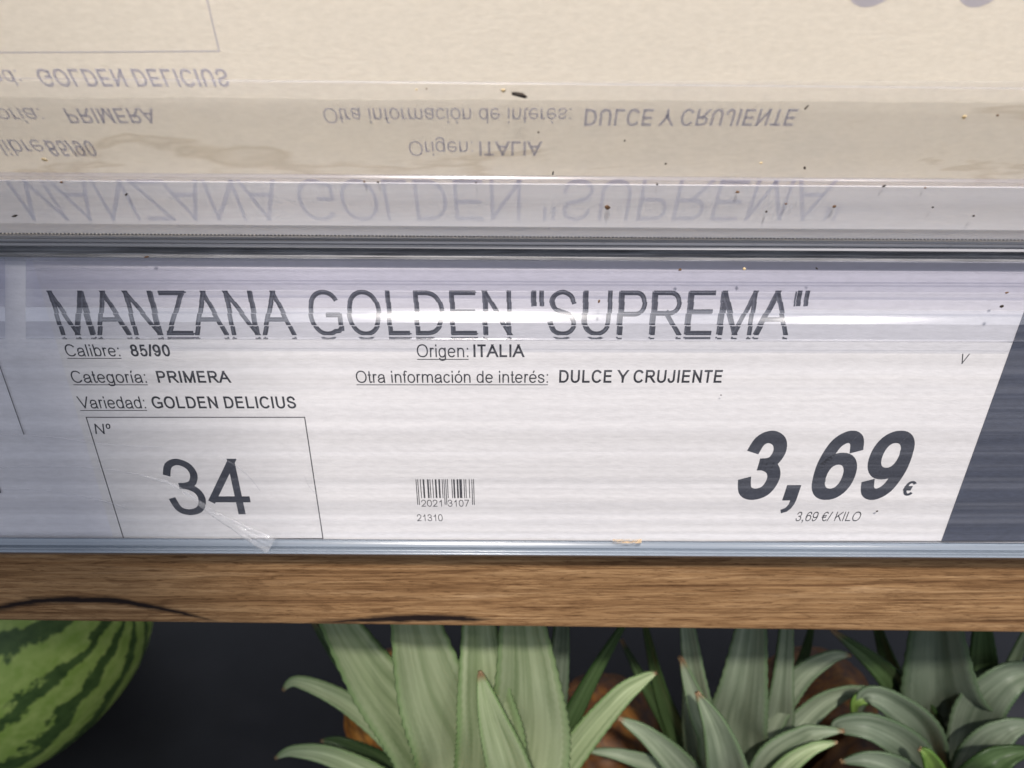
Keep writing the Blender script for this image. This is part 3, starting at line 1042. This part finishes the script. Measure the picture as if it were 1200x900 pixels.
for i, (kd, x, y, ln_, wd, tilt, flap) in enumerate(SPECK):
    pl = FLAP if flap else LAB
    nn = 0.0040 if (flap and y > 204) else (0.0019 if flap else (0.0052 if y < 402 else 0.0015))
    if (not flap) and y < 306:
        nn = 0.0030
    me = crumb_mesh("crumb", i)
    me.materials.append(KINDS[kd])
    o = bpy.data.objects.new("crumb", me)
    COL.objects.link(o)
    p = pl.at(x, y, nn)
    k = (p - CAM).dot(FWD) / FPX * (0.5 * 0.88 if flap else 0.36)
    ax = Vector((math.cos(R(tilt)), 0, 0)) - pl.down * math.sin(R(tilt))
    ay = pl.n.cross(ax)
    rot = Matrix((ax, ay, pl.n)).transposed().to_4x4()
    o.matrix_world = Matrix.Translation(p) @ rot @ Matrix.Diagonal((k * ln_, k * wd * 1.25, k * min(wd, 3), 1))
    lbl = {'brown': "tiny brown crumb stuck to the clear label holder", 'dark': "tiny dark speck of dirt stuck to the clear label holder",
           'pale': "tiny pale yellow crumb stuck to the clear label holder"}[kd]
    tag(o, lbl, "crumb", {'brown': "brown crumbs on the holder", 'dark': "dark specks on the holder", 'pale': "pale crumbs on the holder"}[kd])
# the big dark husk
me = crumb_mesh("husk", 77)
me.materials.append(KINDS['dark'])
o = bpy.data.objects.new("husk", me)
COL.objects.link(o)
p = FLAP.at(608, 111, .0022)
ax = (Vector((1, 0, 0)) + FLAP.down * 0.28).normalized()
rot = Matrix((ax, FLAP.n.cross(ax), FLAP.n)).transposed().to_4x4()
o.matrix_world = Matrix.Translation(p) @ rot @ Matrix.Diagonal((0.0014, 0.00042, 0.0003, 1))
tag(o, "longest dark husk fragment, on the beige flap above the word información", "crumb")
# dried brown smear on the foot of the holder
v, f = [], []
for k in range(9):
    x = 718 + 34 * k / 8
    hh = 2.2 + 0.8 * noise.noise(Vector((k * .7, 0, 3)))
    v += [LAB.at(x, 634 - hh, .0042 if k else .0040), LAB.at(x, 635 + hh * .8, .0049)]
for k in range(8):
    f.append((2 * k, 2 * k + 1, 2 * k + 3, 2 * k + 2))
m, nt, out = mat("dried_smear")
b = bsdf(nt, out, (0.55, 0.38, 0.2), 0.6, 0.3)
tr = node(nt, 'ShaderNodeBsdfTransparent')
mx = node(nt, 'ShaderNodeMixShader')
tx = noise_tex(nt, (500, 1200, 1200), 3)
r_ = ramp(nt, tx.outputs[0], [(0.38, (0, 0, 0)), (0.62, (0.7, 0.7, 0.7))])
nt.links.new(r_.outputs[0], mx.inputs[0])
nt.links.new(tr.outputs[0], mx.inputs[1])
nt.links.new(b.outputs[0], mx.inputs[2])
nt.links.new(mx.outputs[0], out.inputs['Surface'])
link("dried_smear", v, f, m, hold)

# ------------------------------------------------------------------ watermelon
m, nt, out = mat("watermelon_rind")
b = bsdf(nt, out, (0.2, 0.35, 0.06), 0.42, 0.4)
tc = node(nt, 'ShaderNodeTexCoord')
sp = node(nt, 'ShaderNodeSeparateXYZ')
wob_ = node(nt, 'ShaderNodeTexNoise')
wob_.inputs['Scale'].default_value = 30
wob_.inputs['Detail'].default_value = 4
wob_.inputs['Roughness'].default_value = 0.65
nt.links.new(tc.outputs['Object'], wob_.inputs['Vector'])
nt.links.new(tc.outputs['Object'], sp.inputs[0])
ang = math_n(nt, 'ARCTAN2', sp.outputs['Y'], sp.outputs['X'])
jag = node(nt, 'ShaderNodeTexNoise')
jag.inputs['Scale'].default_value = 95
jag.inputs['Detail'].default_value = 5
jag.inputs['Roughness'].default_value = 0.7
nt.links.new(tc.outputs['Object'], jag.inputs['Vector'])
ang1 = math_n(nt, 'ADD', ang, math_n(nt, 'MULTIPLY', math_n(nt, 'SUBTRACT', jag.outputs[0], 0.5), 0.20))
ang2 = math_n(nt, 'ADD', ang1, math_n(nt, 'MULTIPLY', math_n(nt, 'SUBTRACT', wob_.outputs[0], 0.5), 0.62))
st = math_n(nt, 'SINE', math_n(nt, 'MULTIPLY', ang2, 13.0))
st2 = math_n(nt, 'ADD', st, math_n(nt, 'MULTIPLY', math_n(nt, 'SUBTRACT', wob_.outputs[0], 0.5), 1.6))
mot = node(nt, 'ShaderNodeTexNoise')
mot.inputs['Scale'].default_value = 140
mot.inputs['Detail'].default_value = 4
nt.links.new(tc.outputs['Object'], mot.inputs['Vector'])
lightg = ramp(nt, mot.outputs[0], [(0.3, (0.29, 0.46, 0.085)), (0.7, (0.48, 0.63, 0.18))])
darkg = ramp(nt, mot.outputs[0], [(0.3, (0.045, 0.095, 0.025)), (0.7, (0.10, 0.18, 0.05))])
fac = ramp(nt, math_n(nt, 'ADD', math_n(nt, 'MULTIPLY', st2, 0.5), 0.5), [(0.60, (0, 0, 0)), (0.80, (1, 1, 1))])
cc = mix_rgb(nt, fac.outputs[0], lightg.outputs[0], darkg.outputs[0])
nt.links.new(cc, b.inputs['Base Color'])
bm = bmesh.new()
bmesh.ops.create_uvsphere(bm, u_segments=96, v_segments=64, radius=MELON_R)
for vv in bm.verts:
    q = vv.co / MELON_R
    rr = 1 + 0.012 * noise.noise(q * 2.2)
    dimple = 0.06 * math.exp(-((1 - abs(q.z)) / 0.012))
    vv.co = vv.co * (rr - dimple)
    vv.co.z *= 1.08
me = bpy.data.meshes.new("watermelon")
bm.to_mesh(me)
bm.free()
me.polygons.foreach_set('use_smooth', [True] * len(me.polygons))
me.materials.append(m)
o = bpy.data.objects.new("watermelon", me)
COL.objects.link(o)
o.location = melon_c
pole = (RGT * 0.97 + UPV * 0.20 - FWD * 0.08).normalized()
o.rotation_euler = pole.to_track_quat('Z', 'Y').to_euler()
tag(o, "green watermelon with dark jagged stripes under the left end of the shelf", "watermelon")

# ------------------------------------------------------------------ pineapples
def leaf_mat(name, lo, hi, tip=(0.20, 0.13, 0.07)):
    m, nt, out = mat(name)
    b = bsdf(nt, out, lo, 0.5, 0.35)
    tc = node(nt, 'ShaderNodeTexCoord')
    mp = node(nt, 'ShaderNodeMapping')
    mp.inputs['Scale'].default_value = (5, 1.1, 1)
    nt.links.new(tc.outputs['UV'], mp.inputs['Vector'])
    oi = node(nt, 'ShaderNodeObjectInfo')
    ad = node(nt, 'ShaderNodeVectorMath')
    ad.operation = 'ADD'
    nt.links.new(mp.outputs[0], ad.inputs[0])
    cb = node(nt, 'ShaderNodeCombineXYZ')
    nt.links.new(math_n(nt, 'MULTIPLY', oi.outputs['Random'], 40.0), cb.inputs[2])
    nt.links.new(cb.outputs[0], ad.inputs[1])
    tx = node(nt, 'ShaderNodeTexNoise')
    tx.inputs['Scale'].default_value = 1.3
    tx.inputs['Detail'].default_value = 6
    tx.inputs['Roughness'].default_value = 0.6
    nt.links.new(ad.outputs[0], tx.inputs['Vector'])
    mp2 = node(nt, 'ShaderNodeMapping')
    mp2.inputs['Scale'].default_value = (34, 0.9, 1)
    nt.links.new(tc.outputs['UV'], mp2.inputs['Vector'])
    ad2 = node(nt, 'ShaderNodeVectorMath')
    ad2.operation = 'ADD'
    nt.links.new(mp2.outputs[0], ad2.inputs[0])
    nt.links.new(cb.outputs[0], ad2.inputs[1])
    fine = node(nt, 'ShaderNodeTexNoise')
    fine.inputs['Scale'].default_value = 1.0
    fine.inputs['Detail'].default_value = 3
    nt.links.new(ad2.outputs[0], fine.inputs['Vector'])
    c = ramp(nt, tx.outputs[0], [(0.32, lo), (0.66, hi)])
    c_ = mix_rgb(nt, 0.35, c.outputs[0], ramp(nt, fine.outputs[0], [(0.35, (0.72, 0.74, 0.70)), (0.65, (1.05, 1.05, 1.05))]).outputs[0], 'MULTIPLY')
    sp = node(nt, 'ShaderNodeSeparateXYZ')
    nt.links.new(tc.outputs['UV'], sp.inputs[0])
    edge = math_n(nt, 'ABSOLUTE', math_n(nt, 'SUBTRACT', sp.outputs[0], 0.5))
    ef = ramp(nt, edge, [(0.40, (0, 0, 0)), (0.5, (1, 1, 1))])
    c2 = mix_rgb(nt, math_n(nt, 'MULTIPLY', ef.outputs[0], 0.65), c_, (lo[0] * .6, lo[1] * .85, lo[2] * .5))
    tf = ramp(nt, sp.outputs[1], [(0.90, (0, 0, 0)), (0.965, (1, 1, 1))])
    c3 = mix_rgb(nt, tf.outputs[0], c2, tip)
    bf = ramp(nt, sp.outputs[1], [(0.0, (0.8, 0.8, 0.8)), (0.16, (0, 0, 0))])
    c4 = mix_rgb(nt, bf.outputs[0], c3, (0.33, 0.38, 0.14))
    nt.links.new(c4, b.inputs['Base Color'])
    b.inputs['Roughness'].default_value = 0.48
    bump(nt, b, tx.outputs[0], 0.15, 0.0008)
    return m


LEAF_PALE = leaf_mat("lit_pale_leaf", (0.18, 0.245, 0.115), (0.42, 0.49, 0.30))  # brightened to carry part of the light on the middle crown
LEAF_GREY = leaf_mat("shaded_grey_leaf", (0.085, 0.118, 0.076), (0.20, 0.24, 0.178))  # deepened, with the dark set, in place of shade on the right crowns
LEAF_MID = leaf_mat("silvery_leaf", (0.12, 0.16, 0.10), (0.29, 0.34, 0.245))
LEAF_DARK = leaf_mat("dark_leaf", (0.028, 0.055, 0.017), (0.07, 0.115, 0.045))
LEAF_LIME = leaf_mat("lime_leaf", (0.085, 0.15, 0.03), (0.16, 0.25, 0.06))
LM = {'p': LEAF_PALE, 'g': LEAF_GREY, 'm': LEAF_MID, 'd': LEAF_DARK, 'l': LEAF_LIME}


def leaf(parent, pts, w_px, kind='p', chan=0.22, roll=0.0, face=None, n=60, taper=0.55):
    """a channelled strap leaf along a curve through space; pts are (x, y, depth) of root .. tip"""
    C3 = [at(*p) if isinstance(p, tuple) else Vector(p) for p in pts]
    cur = []
    m_ = len(C3)
    for i in range(m_ - 1):
        p0, p1, p2, p3 = C3[max(0, i - 1)], C3[i], C3[i + 1], C3[min(m_ - 1, i + 2)]
        for j in range(n // (m_ - 1) + 1):
            t = j / (n // (m_ - 1) + 1)
            cur.append(0.5 * (2 * p1 + (p2 - p0) * t + (2 * p0 - 5 * p1 + 4 * p2 - p3) * t * t + (3 * p1 - p0 - 3 * p2 + p3) * t ** 3))
    cur.append(C3[-1])
    tot = len(cur) - 1
    dmid = (C3[0] - CAM).dot(FWD)
    wid = w_px * dmid / FPX
    v, f, uv = [], [], []
    K = 10
    for i, p in enumerate(cur):
        s = i / tot
        tg = (cur[min(tot, i + 1)] - cur[max(0, i - 1)]).normalized()
        nrm = face if face is not None else (CAM - p).normalized()
        side = tg.cross(nrm).normalized()
        nn = side.cross(tg).normalized()
        side, nn = (side * math.cos(roll) + nn * math.sin(roll)), (nn * math.cos(roll) - side * math.sin(roll))
        w = wid * (0.62 + 0.38 * min(1, s / 0.3)) * max(0.010, (1 - s ** (2.3 if w_px > 70 else 1.4)) ** 1.0) * (1 + (0.030 if i % 2 else -0.015))
        for j in range(K + 1):
            u = j / K
            t = 2 * u - 1
            lift = chan * 1.15 * wid * (0.75 * abs(t) ** 1.15 + 0.25 * t * t) * (w / wid) + 0.012 * wid * noise.noise(Vector((u * 3, s * 5, wid * 900)))
            v.append(p + side * (t * w / 2) + nn * lift)
            uv.append((u, s))
    W1 = K + 1
    for i in range(tot):
        for j in range(K):
            a = i * W1 + j
            f.append((a, a + 1, a + W1 + 1, a + W1))
    o = link("leaf", v, f, LM[kind], parent, True, uv)
    so = o.modifiers.new("thickness", 'SOLIDIFY')
    so.thickness = 0.0011
    so.offset = -1
    return o


def body_mat(name, k):
    m, nt, out = mat(name)
    b = bsdf(nt, out, (0.4, 0.16, 0.03), 0.55, 0.35)
    tc = node(nt, 'ShaderNodeTexCoord')
    sp = node(nt, 'ShaderNodeSeparateXYZ')
    nt.links.new(tc.outputs['UV'], sp.inputs[0])
    tx = noise_tex(nt, (60, 60, 60), 4, 0.6)
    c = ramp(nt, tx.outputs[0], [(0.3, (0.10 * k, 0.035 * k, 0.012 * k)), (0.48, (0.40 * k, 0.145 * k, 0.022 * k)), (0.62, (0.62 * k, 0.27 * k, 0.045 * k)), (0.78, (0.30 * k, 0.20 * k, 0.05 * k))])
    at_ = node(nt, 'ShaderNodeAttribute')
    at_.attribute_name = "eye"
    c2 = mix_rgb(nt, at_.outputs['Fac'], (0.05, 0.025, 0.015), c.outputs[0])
    nt.links.new(c2, b.inputs['Base Color'])
    return m


M_SKIN = body_mat("pineapple_skin", 1.0)
M_SKIN_DARKENED = body_mat("darkened_pineapple_skin", 0.30)  # same skin colours scaled darker to set these fruits in the dark


def fruit_body(parent, top, r, h, skin=None):
    """the fruit below the crown: a barrel of spiralling eyes"""
    NU, NV = 96, 72
    v, f, eye = [], [], []
    for j in range(NV + 1):
        s = j / NV
        a = math.pi * s
        prof_r = r * (math.sin(a) ** 0.62 if 0 < s < 1 else 0.0)
        z = top.z - h / 2 * (1 - math.cos(a))
        for i in range(NU):
            ph = 2 * math.pi * i / NU
            A = ph * 8 / (2 * math.pi) + s * 7
            B = ph * 8 / (2 * math.pi) - s * 7
            e_ = abs(math.sin(math.pi * A) * math.sin(math.pi * B)) ** 0.5
            rr = prof_r * (1 + 0.07 * e_)
            v.append(Vector((top.x + rr * math.cos(ph), top.y + rr * math.sin(ph), z)))
            eye.append(min(1, e_ * 1.6))
    for j in range(NV):
        for i in range(NU):
            f.append((j * NU + i, j * NU + (i + 1) % NU, (j + 1) * NU + (i + 1) % NU, (j + 1) * NU + i))
    o = link("fruit", v, f, skin or M_SKIN, parent, True)
    at_ = o.data.attributes.new("eye", 'FLOAT', 'POINT')
    at_.data.foreach_set('value', eye)
    return o


def rosette(parent, c, n, lens, kinds, seed, up=(0.15, 0.9), w_px=34, skip=None, axis=None):
    """outer leaves all round the crown, arching out"""
    rnd = random.Random(seed)
    for k in range(n):
        ph = 2.39996 * k + rnd.uniform(-.2, .2)
        if skip and skip(ph % (2 * math.pi)):
            continue
        el = R(90) * (up[0] + (up[1] - up[0]) * (k + 1) / n)
        L = lens * rnd.uniform(0.8, 1.15)
        d = Vector((math.cos(ph), math.sin(ph), 0))
        p0 = c + d * 0.012 + Vector((0, 0, -0.012 + 0.012 * k / n))
        p1 = p0 + (d * math.cos(el) + Vector((0, 0, math.sin(el)))) * L * 0.5
        e2 = el - R(rnd.uniform(15, 40))
        p2 = p1 + (d * math.cos(e2) + Vector((0, 0, math.sin(e2)))) * L * 0.33
        e3 = e2 - R(rnd.uniform(25, 70))
        p3 = p2 + (d * math.cos(e3) + Vector((0, 0, math.sin(e3)))) * L * 0.2
        fc = (Vector((0, 0, 1)) * math.cos(el) - d * math.sin(el)).normalized()
        leaf(parent, [p0, p1, p2, p3], w_px * rnd.uniform(.8, 1.1), rnd.choice(kinds), 0.3, 0, fc, 18)


def pineapple(label, c, r, h, leaves, ros):
    t = thing("pineapple", label, "pineapple", (c.x, c.y, c.z - h), "pineapples under the shelf")
    fruit_body(t, c + Vector((0, 0, -0.004)), r, h, M_SKIN if 'palest' in label else M_SKIN_DARKENED)
    for a in leaves:
        leaf(t, *a)
    if ros:
        rosette(t, c, *ros)
    return t


def stand(px, py, h):
    """the crown's root on a line of sight, standing h above the deck"""
    r = ray(px, py)
    return CAM + r * ((DECK_Z + h - CAM.z) / r.z)


H1 = 0.150
c1 = stand(566, 985, H1)
D1 = (c1 - CAM).dot(FWD)
q = D1
pineapple("pineapple with the palest lit crown, below the middle of the shelf", c1, 0.056, H1, [
    ([(545, 975, q), (500, 870, q - .03), (436, 790, q - .06), (355, 660, q - .10)], 84, 'p', 0.18, 0.1),
    ([(555, 975, q), (540, 880, q - .03), (505, 800, q - .07), (465, 640, q - .125)], 112, 'p', 0.16),
    ([(590, 975, q), (615, 880, q - .03), (618, 800, q - .07), (602, 640, q - .125)], 104, 'p', 0.16, 0, None),
    ([(570, 975, q), (575, 880, q - .045), (566, 800, q - .07), (556, 640, q - .11)], 78, 'p', 0.16),
    ([(610, 975, q - .01), (600, 910, q - .05), (577, 840, q - .075), (562, 788, q - .085)], 60, 'p', 0.22, 0.15),
    ([(520, 975, q), (478, 880, q - .01), (418, 800, q - .03), (360, 720, q - .04)], 40, 'd', 0.2, 0.35),
    ([(600, 975, q), (632, 870, q - .02), (652, 790, q - .05), (662, 660, q - .09)], 52, 'g', 0.2, -0.3),
    ([(610, 985, q), (645, 890, q - .01), (690, 800, q - .03), (742, 715, q - .05)], 34, 'd', 0.2, -0.35),
    ([(615, 985, q), (665, 890, q - .015), (720, 822, q - .03), (752, 797, q - .034), (770, 789, q - .036)], 36, 'p', 0.2, -0.25),
    ([(520, 985, q), (480, 890, q - .015), (415, 828, q - .025), (352, 799, q - .03), (331, 810, q - .028)], 33, 'p', 0.22, 0.25),
    ([(520, 995, q), (462, 925, q - .015), (395, 888, q - .025), (345, 880, q - .028), (322, 890, q - .026)], 31, 'p', 0.22, 0.25),
    ([(525, 995, q + .01), (460, 910, q + .0), (405, 875, q - .01), (375, 868, q - .01)], 43, 'd', 0.2, 0.3),
], None)

H2 = 0.135
c2 = stand(862, 955, H2)
q = (c2 - CAM).dot(FWD)
pineapple("grey green pineapple between the pale crown and the right-hand one", c2, 0.055, H2, [
    ([(860, 945, q), (862, 860, q - .03), (872, 800, q - .06), (890, 660, q - .10)], 74, 'm', 0.2),
    ([(870, 945, q), (905, 860, q - .02), (916, 800, q - .05), (926, 660, q - .09)], 48, 'm', 0.2, -0.25),
    ([(845, 945, q), (825, 860, q - .03), (815, 800, q - .06), (796, 660, q - .09)], 53, 'm', 0.2, 0.2),
    ([(850, 945, q), (840, 870, q - .05), (820, 830, q - .065), (797, 770, q - .075)], 48, 'm', 0.28, 0.15),
    ([(860, 950, q - .02), (853, 900, q - .07), (838, 850, q - .09), (817, 812, q - .095)], 53, 'm', 0.32, 0.1),
    ([(870, 950, q), (888, 870, q - .02), (930, 800, q - .04), (970, 771, q - .05), (998, 768, q - .05)], 37, 'm', 0.24, -0.3),
    ([(880, 950, q - .01), (912, 878, q - .02), (955, 830, q - .03), (992, 811, q - .035), (1024, 807, q - .035)], 35, 'm', 0.24, -0.3),
    ([(872, 955, q - .02), (900, 893, q - .05), (940, 864, q - .06), (960, 858, q - .063), (990, 857, q - .065)], 35, 'm', 0.26, -0.2),
    ([(880, 960, q - .03), (915, 905, q - .06), (950, 878, q - .07), (982, 870, q - .07)], 24, 'p', 0.26, -0.2),
    ([(840, 955, q - .02), (800, 900, q - .05), (760, 862, q - .06), (725, 842, q - .06)], 40, 'm', 0.26, 0.2),
    ([(840, 960, q - .02), (780, 905, q - .03), (730, 885, q - .035), (686, 880, q - .03)], 27, 'm', 0.26, 0.2),
    ([(835, 950, q + .01), (790, 860, q), (755, 800, q - .02), (728, 750, q - .02)], 24, 'd', 0.22, 0.3),
    ([(835, 950, q + .01), (800, 870, q), (775, 810, q - .02), (752, 715, q - .05)], 32, 'd', 0.22, 0.3),
    ([(870, 950, q + .01), (900, 850, q - .0), (935, 790, q - .02), (955, 720, q - .03)], 29, 'd', 0.22, -0.3),
], None)

H3 = 0.140
c3 = stand(1112, 925, H3)
q = (c3 - CAM).dot(FWD)
pineapple("dark green pineapple with curled leaves at the right end under the shelf", c3, 0.055, H3, [
    ([(1110, 920, q), (1108, 840, q - .03), (1100, 790, q - .06), (1095, 640, q - .11)], 109, 'g', 0.2),
    ([(1125, 920, q), (1140, 840, q - .02), (1150, 790, q - .05), (1150, 690, q - .07)], 70, 'd', 0.2, -0.25),
    ([(1095, 920, q), (1085, 850, q - .02), (1040, 790, q - .05), (975, 738, q - .06)], 53, 'd', 0.22, 0.3),
    ([(1100, 920, q - .01), (1085, 860, q - .05), (1048, 825, q - .065), (1015, 815, q - .065), (1003, 842, q - .055)], 42, 'g', 0.25, 0.25),
    ([(1026, 818, q - .060), (1012, 817, q - .063), (1002, 826, q - .062), (1001, 846, q - .056)], 18, 'l', 0.25, 0.25),
    ([(1100, 930, q - .02), (1070, 880, q - .06), (1025, 852, q - .07), (985, 850, q - .065), (980, 860, q - .06)], 42, 'g', 0.25, 0.2),
    ([(1120, 920, q - .01), (1140, 840, q - .05), (1172, 800, q - .065), (1205, 788, q - .065), (1225, 800, q - .06)], 53, 'g', 0.25, -0.3),
    ([(1125, 930, q - .02), (1150, 880, q - .06), (1180, 855, q - .07), (1215, 848, q - .07)], 48, 'g', 0.25, -0.2),
    ([(1120, 940, q - .03), (1150, 905, q - .08), (1180, 885, q - .085), (1215, 880, q - .085)], 40, 'd', 0.25, -0.2),
    ([(1095, 940, q - .03), (1060, 905, q - .07), (1020, 890, q - .075), (985, 893, q - .07)], 35, 'g', 0.25, 0.2),
    ([(1105, 945, q - .04), (1098, 908, q - .08), (1088, 886, q - .09), (1078, 878, q - .09)], 27, 'l', 0.3, 0.1),
    ([(1130, 920, q + .01), (1165, 830, q), (1190, 770, q - .02), (1215, 715, q - .03)], 24, 'p', 0.22, -0.3),
    ([(1095, 920, q + .01), (1060, 820, q), (1040, 770, q - .02), (1020, 710, q - .03)], 35, 'd', 0.22, 0.3),
], None)

# two more fruits behind, whose skins show between the crowns
for px, py, lb in ((712, 835, "brown pineapple fruit lying in the dark between the pale crown and the next one"),
                   (470, 800, "orange pineapple fruit half hidden behind the left leaves of the pale crown"),
                   (968, 800, "brown pineapple fruit in the dark between the two right-hand crowns")):
    cc = stand(px, py, 0.085)
    t = thing("pineapple", lb, "pineapple", (cc.x, cc.y, cc.z - 0.085), "pineapples under the shelf")
    fruit_body(t, cc, 0.040, 0.083, M_SKIN_DARKENED if lb.startswith('brown') else M_SKIN)

for o in bpy.data.objects:
    if '_loc' in o:
        del o['_loc']
